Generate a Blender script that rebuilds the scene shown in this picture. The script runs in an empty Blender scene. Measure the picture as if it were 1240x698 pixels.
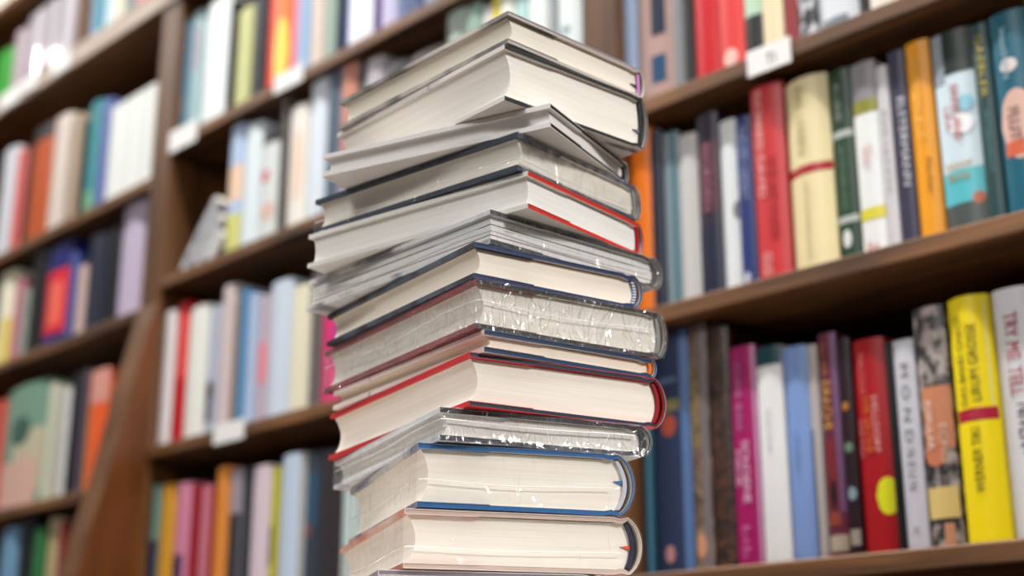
import bpy, bmesh, math, random
from mathutils import Vector, Matrix, noise
random.seed(7)
C = bpy.context.scene.collection
# ------------------------------------------------------------------ camera model
F, HOR, CX, CY = 1722.2, 876.0, 620.0, 349.0
TH = math.atan2(HOR - CY, F)
CZ = 0.70                                   # lens height above the floor
cth, sth = math.cos(TH), math.sin(TH)

def ray(px, py):
    a, b = (px - CX) / F, (CY - py) / F
    return Vector((a, cth - b * sth, sth + b * cth))
# the bookcase wall: a vertical plane receding to the left
WA = math.radians(44.0)
E1 = Vector((math.sin(WA), -math.cos(WA), 0))      # along the shelves, to the right
IN = Vector((math.cos(WA), math.sin(WA), 0))       # into the shelves
_q = ray(1190, 662); Q = Vector((_q.x * 1.31, _q.y * 1.31, 0))
WROT = math.atan2(E1.y, E1.x)

def on_wall(px, py, r=0.0):
    """pixel -> (s, z) on the vertical plane r metres behind the shelf fronts"""
    d = ray(px, py)
    k = (Q + IN * r).dot(IN) / d.dot(IN)
    p = d * k
    return (p - Q).dot(E1), p.z + CZ

def s_at(px, z, r):
    b = Q + IN * r + Vector((0, 0, z - CZ))
    k = (px - CX) / F
    num = k * (b.y * cth + b.z * sth) - b.x
    return num / (E1.x - k * E1.y * cth)

def z_at(py, s, r):
    b = Q + IN * r + E1 * s
    k = (CY - py) / F                # up/depth
    return CZ + b.y * (k * cth + sth) / (cth - k * sth)

def wpos(s, r, z):
    p = Q + E1 * s + IN * r
    return Vector((p.x, p.y, z))
# ------------------------------------------------------------------ materials
def lin(c):
    return tuple(((v / 255) / 12.92 if v / 255 <= .04045 else ((v / 255 + .055) / 1.055) ** 2.4) for v in c[:3])
MATS = {}
def nd(nt, t, **kw):
    n = nt.nodes.new(t)
    for k, v in kw.items(): setattr(n, k, v)
    return n
def newmat(name):
    m = bpy.data.materials.new(name); m.use_nodes = True
    return m, m.node_tree, m.node_tree.nodes['Principled BSDF']
def flat(c, rough=.45, k=.85, spec=.3, coat=0, bump=0):
    key = ('f', tuple(c), rough, k, spec, coat)
    if key in MATS: return MATS[key]
    m, nt, b = newmat('print_%02x%02x%02x' % tuple(int(x) for x in c))
    col = tuple(min(.9, v ** 1.09 * k) for v in lin(c))
    tc = nd(nt, 'ShaderNodeTexCoord'); no = nd(nt, 'ShaderNodeTexNoise')
    no.inputs['Scale'].default_value = 90; no.inputs['Detail'].default_value = 3
    nt.links.new(tc.outputs['Object'], no.inputs['Vector'])
    mx = nd(nt, 'ShaderNodeMix', data_type='RGBA')
    mx.inputs[6].default_value = (*[v * .93 for v in col], 1); mx.inputs[7].default_value = (*col, 1)
    nt.links.new(no.outputs['Fac'], mx.inputs[0]); nt.links.new(mx.outputs[2], b.inputs['Base Color'])
    b.inputs['Roughness'].default_value = rough
    b.inputs['Specular IOR Level'].default_value = spec
    b.inputs['Coat Weight'].default_value = coat; b.inputs['Coat Roughness'].default_value = .03; b.inputs['Coat IOR'].default_value = 2.2
    MATS[key] = m
    return m
def mottled(ca, cb, scale=(60, 60, 60), lo=.45, hi=.6, rough=.4):
    key = ('m', ca, cb, scale, lo, hi)
    if key in MATS: return MATS[key]
    m, nt, b = newmat('printed_pattern')
    tc = nd(nt, 'ShaderNodeTexCoord'); mp = nd(nt, 'ShaderNodeMapping'); no = nd(nt, 'ShaderNodeTexNoise')
    mp.inputs['Scale'].default_value = scale
    no.inputs['Scale'].default_value = 1; no.inputs['Detail'].default_value = 4
    cr = nd(nt, 'ShaderNodeValToRGB')
    cr.color_ramp.elements[0].position = lo; cr.color_ramp.elements[1].position = hi
    cr.color_ramp.elements[0].color = (*[v * .85 for v in lin(ca)], 1); cr.color_ramp.elements[1].color = (*[v * .85 for v in lin(cb)], 1)
    nt.links.new(tc.outputs['Object'], mp.inputs['Vector']); nt.links.new(mp.outputs[0], no.inputs['Vector'])
    nt.links.new(no.outputs['Fac'], cr.inputs[0]); nt.links.new(cr.outputs[0], b.inputs['Base Color'])
    b.inputs['Roughness'].default_value = rough
    MATS[key] = m
    return m
def pages(c, lines=(), axis=2):
    """page edges: hundreds of thin leaves as fine irregular stripes across the thickness"""
    key = ('p', c, lines, axis)
    if key in MATS: return MATS[key]
    m, nt, b = newmat('page_edges')
    col = lin(c); col = tuple(min(.92, v * .92) for v in col)
    tc = nd(nt, 'ShaderNodeTexCoord'); sp = nd(nt, 'ShaderNodeSeparateXYZ')
    nt.links.new(tc.outputs['Object'], sp.inputs[0])
    mp = nd(nt, 'ShaderNodeMapping')
    sc = [9, 9, 9]; sc[axis] = 1500
    mp.inputs['Scale'].default_value = sc
    nt.links.new(tc.outputs['Object'], mp.inputs['Vector'])
    no = nd(nt, 'ShaderNodeTexNoise'); no.inputs['Scale'].default_value = 1; no.inputs['Detail'].default_value = 2
    nt.links.new(mp.outputs[0], no.inputs['Vector'])
    mp2 = nd(nt, 'ShaderNodeMapping'); sc2 = [6, 6, 6]; sc2[axis] = 260
    mp2.inputs['Scale'].default_value = sc2; nt.links.new(tc.outputs['Object'], mp2.inputs['Vector'])
    no2 = nd(nt, 'ShaderNodeTexNoise'); no2.inputs['Scale'].default_value = 1; no2.inputs['Detail'].default_value = 1
    nt.links.new(mp2.outputs[0], no2.inputs['Vector'])
    ad = nd(nt, 'ShaderNodeMath', operation='ADD'); nt.links.new(no.outputs['Fac'], ad.inputs[0]); nt.links.new(no2.outputs['Fac'], ad.inputs[1])
    cr = nd(nt, 'ShaderNodeValToRGB'); cr.color_ramp.elements[0].position = .35; cr.color_ramp.elements[1].position = .62
    cr.color_ramp.elements[0].color = (*[v * q for v, q in zip(col, (.90, .89, .87))], 1); cr.color_ramp.elements[1].color = (*col, 1)
    hv = nd(nt, 'ShaderNodeMath', operation='MULTIPLY'); hv.inputs[1].default_value = .5
    nt.links.new(ad.outputs[0], hv.inputs[0]); nt.links.new(hv.outputs[0], cr.inputs[0])
    out = cr.outputs[0]
    for zc, hw, lc in lines:                 # darker gatherings inside an art book
        s1 = nd(nt, 'ShaderNodeMath', operation='SUBTRACT'); s1.inputs[1].default_value = zc
        nt.links.new(sp.outputs[axis], s1.inputs[0])
        a1 = nd(nt, 'ShaderNodeMath', operation='ABSOLUTE'); nt.links.new(s1.outputs[0], a1.inputs[0])
        l1 = nd(nt, 'ShaderNodeMath', operation='LESS_THAN'); l1.inputs[1].default_value = hw
        nt.links.new(a1.outputs[0], l1.inputs[0])
        mx = nd(nt, 'ShaderNodeMix', data_type='RGBA'); mx.inputs[7].default_value = (*lin(lc), 1)
        nt.links.new(l1.outputs[0], mx.inputs[0]); nt.links.new(out, mx.inputs[6]); out = mx.outputs[2]
    nt.links.new(out, b.inputs['Base Color'])
    bp = nd(nt, 'ShaderNodeBump'); bp.inputs['Strength'].default_value = .25; bp.inputs['Distance'].default_value = .0006
    nt.links.new(hv.outputs[0], bp.inputs['Height']); nt.links.new(bp.outputs[0], b.inputs['Normal'])
    b.inputs['Roughness'].default_value = .75; b.inputs['Specular IOR Level'].default_value = .25
    MATS[key] = m
    return m
def wood(name, ca, cb, scale=(3, 40, 40), rough=.42, grain=1.0):
    m, nt, b = newmat(name)
    tc = nd(nt, 'ShaderNodeTexCoord'); mp = nd(nt, 'ShaderNodeMapping'); mp.inputs['Scale'].default_value = scale
    nt.links.new(tc.outputs['Object'], mp.inputs['Vector'])
    no = nd(nt, 'ShaderNodeTexNoise'); no.inputs['Scale'].default_value = 1.6; no.inputs['Detail'].default_value = 6; no.inputs['Distortion'].default_value = .6
    nt.links.new(mp.outputs[0], no.inputs['Vector'])
    cr = nd(nt, 'ShaderNodeValToRGB'); cr.color_ramp.elements[0].position = .3; cr.color_ramp.elements[1].position = .72
    cr.color_ramp.elements[0].color = (*lin(ca), 1); cr.color_ramp.elements[1].color = (*lin(cb), 1)
    nt.links.new(no.outputs['Fac'], cr.inputs[0]); nt.links.new(cr.outputs[0], b.inputs['Base Color'])
    bp = nd(nt, 'ShaderNodeBump'); bp.inputs['Strength'].default_value = .12; bp.inputs['Distance'].default_value = .002
    nt.links.new(no.outputs['Fac'], bp.inputs['Height']); nt.links.new(bp.outputs[0], b.inputs['Normal'])
    b.inputs['Roughness'].default_value = rough
    return m
def film(seed, strength=.5, haze=.05, scale=40, gain=1.0, crease=.3):
    """clear shrink-wrap: mostly transparent, wrinkled, glossy"""
    m = bpy.data.materials.new('shrink_film'); m.use_nodes = True; nt = m.node_tree
    for n in list(nt.nodes): nt.nodes.remove(n)
    out = nd(nt, 'ShaderNodeOutputMaterial')
    tr = nd(nt, 'ShaderNodeBsdfTransparent'); tr.inputs[0].default_value = (.985, .985, .98, 1)
    gl = nd(nt, 'ShaderNodeBsdfGlossy'); gl.inputs['Roughness'].default_value = .09; gl.inputs[0].default_value = (1, 1, 1, 1)
    df = nd(nt, 'ShaderNodeBsdfDiffuse'); df.inputs[0].default_value = (.85, .85, .86, 1)
    tc = nd(nt, 'ShaderNodeTexCoord'); mp = nd(nt, 'ShaderNodeMapping')
    mp.inputs['Scale'].default_value = (scale, scale, scale * .9); mp.inputs['Location'].default_value = (seed, seed * .7, 0)
    mp.inputs['Rotation'].default_value = (.4, .5, .3)
    nt.links.new(tc.outputs['Object'], mp.inputs['Vector'])
    no = nd(nt, 'ShaderNodeTexNoise'); no.inputs['Scale'].default_value = 1; no.inputs['Detail'].default_value = 3; no.inputs['Distortion'].default_value = 1.6
    nt.links.new(mp.outputs[0], no.inputs['Vector'])
    bp = nd(nt, 'ShaderNodeBump'); bp.inputs['Strength'].default_value = strength; bp.inputs['Distance'].default_value = .0018
    # sharp creases: ridges where a second stretched noise crosses its middle value
    mp2 = nd(nt, 'ShaderNodeMapping'); mp2.inputs['Scale'].default_value = (scale * 1.1, scale * .8, scale * .45)
    mp2.inputs['Location'].default_value = (seed * 1.3, 0, seed); mp2.inputs['Rotation'].default_value = (.3, .2, .5)
    nt.links.new(tc.outputs['Object'], mp2.inputs['Vector'])
    n2 = nd(nt, 'ShaderNodeTexNoise'); n2.inputs['Scale'].default_value = 1; n2.inputs['Detail'].default_value = 1.5; n2.inputs['Distortion'].default_value = 2.2
    nt.links.new(mp2.outputs[0], n2.inputs['Vector'])
    sb = nd(nt, 'ShaderNodeMath', operation='SUBTRACT'); sb.inputs[1].default_value = .5; nt.links.new(n2.outputs['Fac'], sb.inputs[0])
    ab = nd(nt, 'ShaderNodeMath', operation='ABSOLUTE'); nt.links.new(sb.outputs[0], ab.inputs[0])
    mr = nd(nt, 'ShaderNodeMapRange'); mr.inputs['From Min'].default_value = 0; mr.inputs['From Max'].default_value = .07
    mr.inputs['To Min'].default_value = crease; mr.inputs['To Max'].default_value = 0; nt.links.new(ab.outputs[0], mr.inputs['Value'])
    hs = nd(nt, 'ShaderNodeMath', operation='ADD'); nt.links.new(no.outputs['Fac'], hs.inputs[0]); nt.links.new(mr.outputs[0], hs.inputs[1])
    nt.links.new(hs.outputs[0], bp.inputs['Height'])
    nt.links.new(bp.outputs[0], gl.inputs['Normal'])
    fr = nd(nt, 'ShaderNodeFresnel'); fr.inputs['IOR'].default_value = 1.3; nt.links.new(bp.outputs[0], fr.inputs['Normal'])
    ml = nd(nt, 'ShaderNodeMath', operation='MULTIPLY'); ml.inputs[1].default_value = .9 * gain; ml.use_clamp = True
    nt.links.new(fr.outputs[0], ml.inputs[0])
    mn = nd(nt, 'ShaderNodeMath', operation='MINIMUM'); mn.inputs[1].default_value = .16 * gain; nt.links.new(ml.outputs[0], mn.inputs[0])
    m1 = nd(nt, 'ShaderNodeMixShader'); m1.inputs[0].default_value = haze
    nt.links.new(tr.outputs[0], m1.inputs[1]); nt.links.new(df.outputs[0], m1.inputs[2])
    m2 = nd(nt, 'ShaderNodeMixShader'); nt.links.new(mn.outputs[0], m2.inputs[0])
    nt.links.new(m1.outputs[0], m2.inputs[1]); nt.links.new(gl.outputs[0], m2.inputs[2])
    nt.links.new(m2.outputs[0], out.inputs[0])
    return m
# ------------------------------------------------------------------ mesh helpers
class MB:
    def __init__(s): s.v = []; s.f = []; s.m = []; s.mats = []
    def mi(s, mat):
        if mat not in s.mats: s.mats.append(mat)
        return s.mats.index(mat)
    def add(s, vs, fs, mat):
        o = len(s.v); i = s.mi(mat); s.v += [tuple(v) for v in vs]
        for f in fs: s.f.append(tuple(o + k for k in f)); s.m.append(i)
    def box(s, x0, x1, y0, y1, z0, z1, mat):
        vs = [(x, y, z) for x in (x0, x1) for y in (y0, y1) for z in (z0, z1)]
        s.add(vs, [(0, 1, 3, 2), (4, 6, 7, 5), (0, 4, 5, 1), (2, 3, 7, 6), (0, 2, 6, 4), (1, 5, 7, 3)], mat)
    def tube(s, pts, rad, mat, n=6):
        vs = []; fs = []
        for i, p in enumerate(pts):
            p = Vector(p); a = Vector(pts[max(0, i - 1)]); b = Vector(pts[min(len(pts) - 1, i + 1)])
            t = (b - a).normalized(); u = t.cross(Vector((0, 0, 1)))
            u = u.normalized() if u.length > 1e-4 else Vector((1, 0, 0)); w = t.cross(u)
            vs += [p + (u * math.cos(k * 2 * math.pi / n) + w * math.sin(k * 2 * math.pi / n)) * rad for k in range(n)]
        for i in range(len(pts) - 1):
            for k in range(n):
                fs.append((i * n + k, i * n + (k + 1) % n, (i + 1) * n + (k + 1) % n, (i + 1) * n + k))
        fs += [tuple(range(n))[::-1], tuple((len(pts) - 1) * n + k for k in range(n))]
        s.add(vs, fs, mat)
    def shell(s, outer, inner, a0, a1, mp, mo, mc, mi_):
        """open profile with thickness swept from a0 to a1; mp(p, a) -> xyz"""
        n = len(outer)
        vs = [mp(p, a0) for p in outer] + [mp(p, a0) for p in inner] + [mp(p, a1) for p in outer] + [mp(p, a1) for p in inner]
        fo = [(i, i + 1, 2 * n + i + 1, 2 * n + i) for i in range(n - 1)] + [(0, 2 * n, 3 * n, n), (n - 1, 2 * n - 1, 4 * n - 1, 3 * n - 1)]
        fi = [(n + i + 1, n + i, 3 * n + i, 3 * n + i + 1) for i in range(n - 1)]
        fc = [(i, n + i, n + i + 1, i + 1) for i in range(n - 1)] + [(2 * n + i, 2 * n + i + 1, 3 * n + i + 1, 3 * n + i) for i in range(n - 1)]
        o = len(s.v); s.v += [tuple(v) for v in vs]
        for fs, m in ((fo, mo), (fi, mi_), (fc, mc)):
            k = s.mi(m)
            for f in fs: s.f.append(tuple(o + q for q in f)); s.m.append(k)
    def block(s, left, right, lv, a0, a1, mp, mat):
        """solid between two curved walls left(l), right(l) at levels lv, swept a0..a1"""
        n = len(lv); vs = []
        for a in (a0, a1):
            vs += [mp((left(l), l), a) for l in lv] + [mp((right(l), l), a) for l in lv]
        fs = []
        for i in range(n - 1):
            fs += [(i, i + 1, 2 * n + i + 1, 2 * n + i), (n + i, 3 * n + i, 3 * n + i + 1, n + i + 1),
                   (i, n + i, n + i + 1, i + 1), (2 * n + i, 2 * n + i + 1, 3 * n + i + 1, 3 * n + i)]
        fs += [(0, 2 * n, 3 * n, n), (n - 1, 2 * n - 1, 4 * n - 1, 3 * n - 1)]
        s.add(vs, fs, mat)
    def build(s, name, parent=None, smooth=True, ang=.7):
        me = bpy.data.meshes.new(name); me.from_pydata(s.v, [], s.f)
        for m in s.mats: me.materials.append(m)
        me.polygons.foreach_set('material_index', s.m)
        bm = bmesh.new(); bm.from_mesh(me); bmesh.ops.recalc_face_normals(bm, faces=bm.faces); bm.to_mesh(me); bm.free()
        if smooth:
            me.polygons.foreach_set('use_smooth', [True] * len(me.polygons)); me.set_sharp_from_angle(angle=ang)
        me.update()
        o = bpy.data.objects.new(name, me); C.objects.link(o)
        if parent: o.parent = parent
        return o
def tag(o, label=None, cat=None, group=None, kind=None):
    if label: o['label'] = label
    if cat: o['category'] = cat
    if group: o['group'] = group
    if kind: o['kind'] = kind
    return o
def thing(name, label, cat, loc, rot=(0, 0, 0), group=None):
    o = bpy.data.objects.new(name, None); C.objects.link(o); o.empty_display_size = .02
    o.location = loc; o.rotation_euler = rot
    return tag(o, label, cat, group)
_glyphs = {}
def glyphs(txt):
    """flat triangulated lettering, normalised to a unit box"""
    if txt in _glyphs: return _glyphs[txt]
    cu = bpy.data.curves.new('lettering', 'FONT'); cu.body = txt; cu.resolution_u = 3
    ob = bpy.data.objects.new('lettering', cu); C.objects.link(ob)
    dg = bpy.context.evaluated_depsgraph_get(); me = bpy.data.meshes.new_from_object(ob.evaluated_get(dg))
    bm = bmesh.new(); bm.from_mesh(me); bmesh.ops.triangulate(bm, faces=bm.faces)
    vs = [v.co.copy() for v in bm.verts]; bm.verts.index_update(); fs = [tuple(v.index for v in f.verts) for f in bm.faces]; bm.free()
    bpy.data.objects.remove(ob); bpy.data.curves.remove(cu); bpy.data.meshes.remove(me)
    x0, x1 = min(v.x for v in vs), max(v.x for v in vs); y0, y1 = min(v.y for v in vs), max(v.y for v in vs)
    r = ([((v.x - x0) / (x1 - x0), (v.y - y0) / (y1 - y0)) for v in vs], fs); _glyphs[txt] = r
    return r
# ------------------------------------------------------------------ wood and shelf carcass
M_SHELF = wood('dark_stained_shelf_wood', (42, 25, 12), (132, 87, 48), (2.2, 30, 30), .45)
M_POST = wood('stained_upright_wood', (62, 36, 14), (106, 68, 34), (30, 30, 2.2), .4)
M_PANEL = wood('polished_side_panel_wood', (70, 36, 9), (116, 64, 18), (22, 9, 1.6), .3)
M_BACK = wood('dark_back_panel_wood', (24, 15, 10), (44, 29, 20), (25, 25, 2), .6)
M_LEDGE = wood('pale_ledge_wood', (134, 116, 102), (188, 172, 158), (2.2, 30, 30), .5)
DEP = .27
TSH = .021
# shelf-top heights from the photographed front edges
SHZ = dict(R1=on_wall(884, 78)[1], R2=on_wall(1010, 314)[1], R3=on_wall(1050, 670)[1],
           M1=on_wall(330, 103)[1], M2=on_wall(291, 297)[1], M3=on_wall(290, 513)[1], M4=on_wall(300, 738)[1],
           A=on_wall(100, 54)[1], B=on_wall(100, 256)[1], C=on_wall(100, 400)[1], D=on_wall(50, 605)[1])
S_P1 = (on_wall(184, 200)[0], on_wall(205, 200)[0])       # upright between left and centre bays
S_P2 = (on_wall(707, 30)[0], on_wall(745, 30)[0])         # upright between centre and right bays
S_L, S_R = on_wall(-150, 300)[0], on_wall(1430, 300)[0]
S_UP = (on_wall(92, 30)[0], on_wall(101, 30)[0])
SHZ['R4'] = SHZ['R3'] - .31; SHZ['L5'] = SHZ['D'] - .29; SHZ['A2'] = on_wall(10, 8)[1] + .02
SHZ['R0'] = SHZ['R1'] + .31
ZTOP = SHZ['A2'] + .30
case = thing('bookcase', 'tall dark wooden wall bookcase with many shelves behind the stack of books', 'bookcase', wpos(0, 0, 0), (0, 0, WROT))
def board(name, s0, s1, z, mat=M_SHELF, t=TSH, r0=0.0):
    b = MB(); n = max(2, int((s1 - s0) / .06)); ch = .002
    prof = [(r0 + ch, z), (r0, z - ch), (r0, z - t + ch), (r0 + ch, z - t), (DEP, z - t), (DEP, z)]
    vs = [(s0, p[0], p[1]) for p in prof] + [(s1, p[0], p[1]) for p in prof]
    k = len(prof)
    b.add(vs, [(i, (i + 1) % k, k + (i + 1) % k, k + i) for i in range(k)] + [tuple(range(k))[::-1], tuple(range(k, 2 * k))], mat)
    return b.build(name, case, smooth=False)
for k in ('R0', 'R1', 'R2', 'R3', 'R4'): board('shelf', S_P2[1], S_R, SHZ[k])
for k in ('M1', 'M2', 'M3', 'M4'): board('shelf', S_P1[1], S_P2[0], SHZ[k])
board('shelf', S_P1[1], S_P2[0], SHZ['M4'] - .27)
for k in ('B', 'C', 'D', 'L5'): board('shelf', S_L, S_P1[0], SHZ[k])
board('shelf', S_L, S_P2[0], SHZ['A'], M_SHELF, .043)
b = MB(); b.box(S_L, S_P2[0], -.006, -.0005, SHZ['A'] - .043, SHZ['A'] + .001, M_LEDGE)  # front strip in a paler tone than the shelf board
tag(b.build('ledge_front', case, smooth=False), 'pale front strip of the ledge')
board('shelf', S_L, S_P2[0], SHZ['A2'])
def upright(name, s0, s1, z0, z1, mat=M_POST):
    b = MB(); b.box(s0, s1, .0, DEP, z0, z1, mat)
    return b.build(name, case, smooth=False)
upright('upright', *S_P1, 0, SHZ['A'] - .043); upright('upright', *S_P2, 0, ZTOP)
upright('upright', *S_UP, SHZ['A'], SHZ['A2'] - TSH)
upright('upright', S_R, S_R + .03, 0, ZTOP); upright('upright', S_L - .03, S_L, 0, ZTOP)
b = MB(); b.box(S_L - .03, S_R + .03, DEP, DEP + .012, 0, ZTOP, M_BACK); b.build('back_panel', case, smooth=False)
b = MB(); b.box(S_P2[1], S_R, .03, .05, 0, SHZ['R4'] - TSH, M_SHELF); b.box(S_P1[1], S_P2[0], .03, .05, 0, SHZ['M4'] - .27 - TSH, M_SHELF)
b.box(S_L, S_P1[0], .03, .05, 0, SHZ['L5'] - TSH, M_SHELF); b.build('plinth', case, smooth=False)
# the flared side panel growing forward from the left upright towards the floor
cont = [(184, 338), (179, 356), (171, 375), (160, 400), (147, 442), (136, 478), (121, 537), (103, 596), (85, 648), (71, 697)]
def ray_on_s(px, py, s):
    d = ray(px, py); p0 = Q + E1 * s; k = p0.dot(E1) / d.dot(E1); p = d * k
    return (p - Q).dot(IN), p.z + CZ
prof = [ray_on_s(x, y, S_P1[0]) for x, y in cont]
prof = [(min(r, -.0005), z) for r, z in prof]
prof.append((prof[-1][0] * 1.12, prof[-1][1] - .12)); prof.append((prof[-1][0] * 1.02, 0.0))
b = MB(); n = len(prof)
b.add([(S_P1[0], r, z) for r, z in prof] + [(S_P1[1], r, z) for r, z in prof], [(i, i + 1, n + i + 1, n + i) for i in range(n - 1)], M_POST)
vv = [(s, r, z) for s in S_P1 for r, z in prof] + [(s, -.0003, z) for s in S_P1 for r, z in prof]
ff = []
for q in (0, 1): ff += [(q * n + i, q * n + i + 1, 2 * n + q * n + i + 1, 2 * n + q * n + i) for i in range(n - 1)]
ff += [(n - 1, 2 * n - 1, 4 * n - 1, 3 * n - 1), (0, n, 3 * n, 2 * n)]
b.add(vv, ff, M_PANEL); tag(b.build('side_panel', case, smooth=False), 'polished reddish-brown flared side panel')

# ------------------------------------------------------------------ books standing on the shelves
def bulge_fn(w, bl): return lambda x: bl * (2 * x / w - 1) ** 2
def shelf_book(name, label, group, s0, s1, z, h, col, r0, bl=None, deep=.15, lean=0, patches=(), texts=(), rough=.4, coat=0, mat=None, page=(225, 214, 194), hard=True):
    w = s1 - s0 - .0008
    if bl is None: bl = min(.10 * w + .0005, .006)
    root = thing(name, label, 'book', wpos(s0 + .0004, r0, z + .0003), (0, 0, WROT), group)
    if lean: root.rotation_euler = (Matrix.Rotation(WROT, 4, 'Z') @ Matrix.Rotation(lean, 4, 'Y')).to_euler()
    m = mat or flat(col, rough, coat=coat)
    bf = bulge_fn(w, bl); N = 9; th = min(.0024, w * .2) if hard else min(.0009, w * .1)
    xs = [w * i / (N - 1) for i in range(N)]
    outer = [(0, deep)] + [(x, bf(x)) for x in xs] + [(w, deep)]
    inner = [(th, deep)] + [(th + (w - 2 * th) * i / (N - 1), bf(xs[i]) + th) for i in range(N)] + [(w - th, deep)]
    b = MB()
    b.shell(outer, inner, 0, h, lambda p, a: (p[0], p[1], a), m, m, m)
    order = 0
    for p in patches:
        order += 1; off = .00012 * order + .0001
        pm = p[-1] if not isinstance(p[-1], tuple) else flat(p[-1], rough, coat=coat)
        cols = 10; vs = []; fs = []
        for i in range(cols + 1):
            if p[0] == 'r':
                u = p[1] + (p[2] - p[1]) * i / cols; v0, v1 = p[3], p[4]
            else:
                a = -1 + 2 * i / cols; u = p[1] + p[3] * a; q = p[4] * math.sqrt(max(0, 1 - a * a)) + 1e-5; v0, v1 = p[2] - q, p[2] + q
            u = min(max(u, 0), 1); x = u * w
            vs += [(x, bf(x) - off, v0 * h), (x, bf(x) - off, v1 * h)]
        fs = [(2 * i, 2 * i + 2, 2 * i + 3, 2 * i + 1) for i in range(cols)]
        b.add(vs, fs, pm)
    b.build('cover', root)
    pb = MB(); gap = .003 if hard else .0002
    pb.block(lambda l: th + .0001, lambda l: w - th - .0001, [bl + th + .001, deep - .004], gap, h - gap, lambda p, a: (p[0], p[1], a), pages(page, axis=0))
    pb.build('page_block', root, smooth=False)
    for t in texts:
        txt, u0, u1, v0, v1, tcx, dr = t[:7]
        vs, fs = glyphs(txt); tb = MB(); pts = []
        for gx, gy in vs:
            if dr == 'd': u, v = u0 + gy * (u1 - u0), v1 - gx * (v1 - v0)
            elif dr == 'u': u, v = u1 - gy * (u1 - u0), v0 + gx * (v1 - v0)
            else: u, v = u0 + gx * (u1 - u0), v0 + gy * (v1 - v0)
            pts.append((u * w, 0, v * h))
        tm = flat(tcx, .5)
        tb.add(pts, fs, tm)
        me_v = tb.v; off = .0016 if bl > .003 else .0011
        tb.v = [(x, bf(x) - off, zz) for x, _, zz in me_v]
        tb.build('spine_lettering', root, smooth=False)
    return root
BAYS = []
def bay(key, phrase, group, rows, r0=.014):
    BAYS.append((key, phrase, group, rows, r0))
W_, BK = (238, 240, 240), (24, 24, 28)
def P(*a): return ('r',) + a
def El(*a): return ('e',) + a
# rows: x0, x1 at the foot in the photo, y of the top (None -> height in opts), colour, short name, description, opts
bay('R1', 'upper right shelf', 'books on the upper right shelf', [
 (756, 773, None, (150, 165, 190), 'pale blue-grey book', 'pale blue-grey book', dict(h=.23)),
 (773, 818, None, (188, 158, 150), 'dusty pink book', 'thick dusty pink book with dark blue panels', dict(h=.23, patches=[P(.42, .8, .38, .99, (40, 48, 72)), P(.4, .78, .1, .26, (44, 84, 120))])),
 (818, 831, None, (140, 142, 146), 'grey book', 'slim grey book', dict(h=.21)),
 (831, 843, None, (30, 28, 30), 'black book', 'slim black book', dict(h=.22)),
 (843, 873, None, (206, 24, 36), 'deep red book', 'glossy deep red book', dict(h=.22)),
 (873, 903, None, (226, 70, 66), 'coral red book', 'coral red book with pale round mark at its foot', dict(h=.22, patches=[El(.45, .07, .3, .05, (240, 200, 190))])),
 (903, 926, None, (196, 222, 196), 'mint book', 'mint green book with a black foot', dict(h=.21, patches=[P(0, 1, 0, .28, (40, 40, 40))])),
 (926, 950, None, (240, 222, 186), 'cream book', 'cream book', dict(h=.21)),
 (950, 969, None, (150, 52, 54), 'brick red book', 'muted brick red book', dict(h=.2)),
 (969, 990, None, (60, 60, 66), 'black patterned book', 'black and white patterned book', dict(h=.21, pat=((24, 24, 28), (190, 190, 196), (120, 120, 60), .47, .56))),
 (990, 1042, None, (226, 230, 236), 'thick white book', 'thick white book', dict(h=.21, patches=[P(.1, .75, 0, .08, (130, 140, 150))])),
 (1042, 1053, None, (36, 34, 34), 'slim black book', 'slim black book', dict(h=.2)),
 (1053, 1100, None, (238, 228, 216), 'off-white book', 'off-white book at the frame edge', dict(h=.21)),
])
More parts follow.
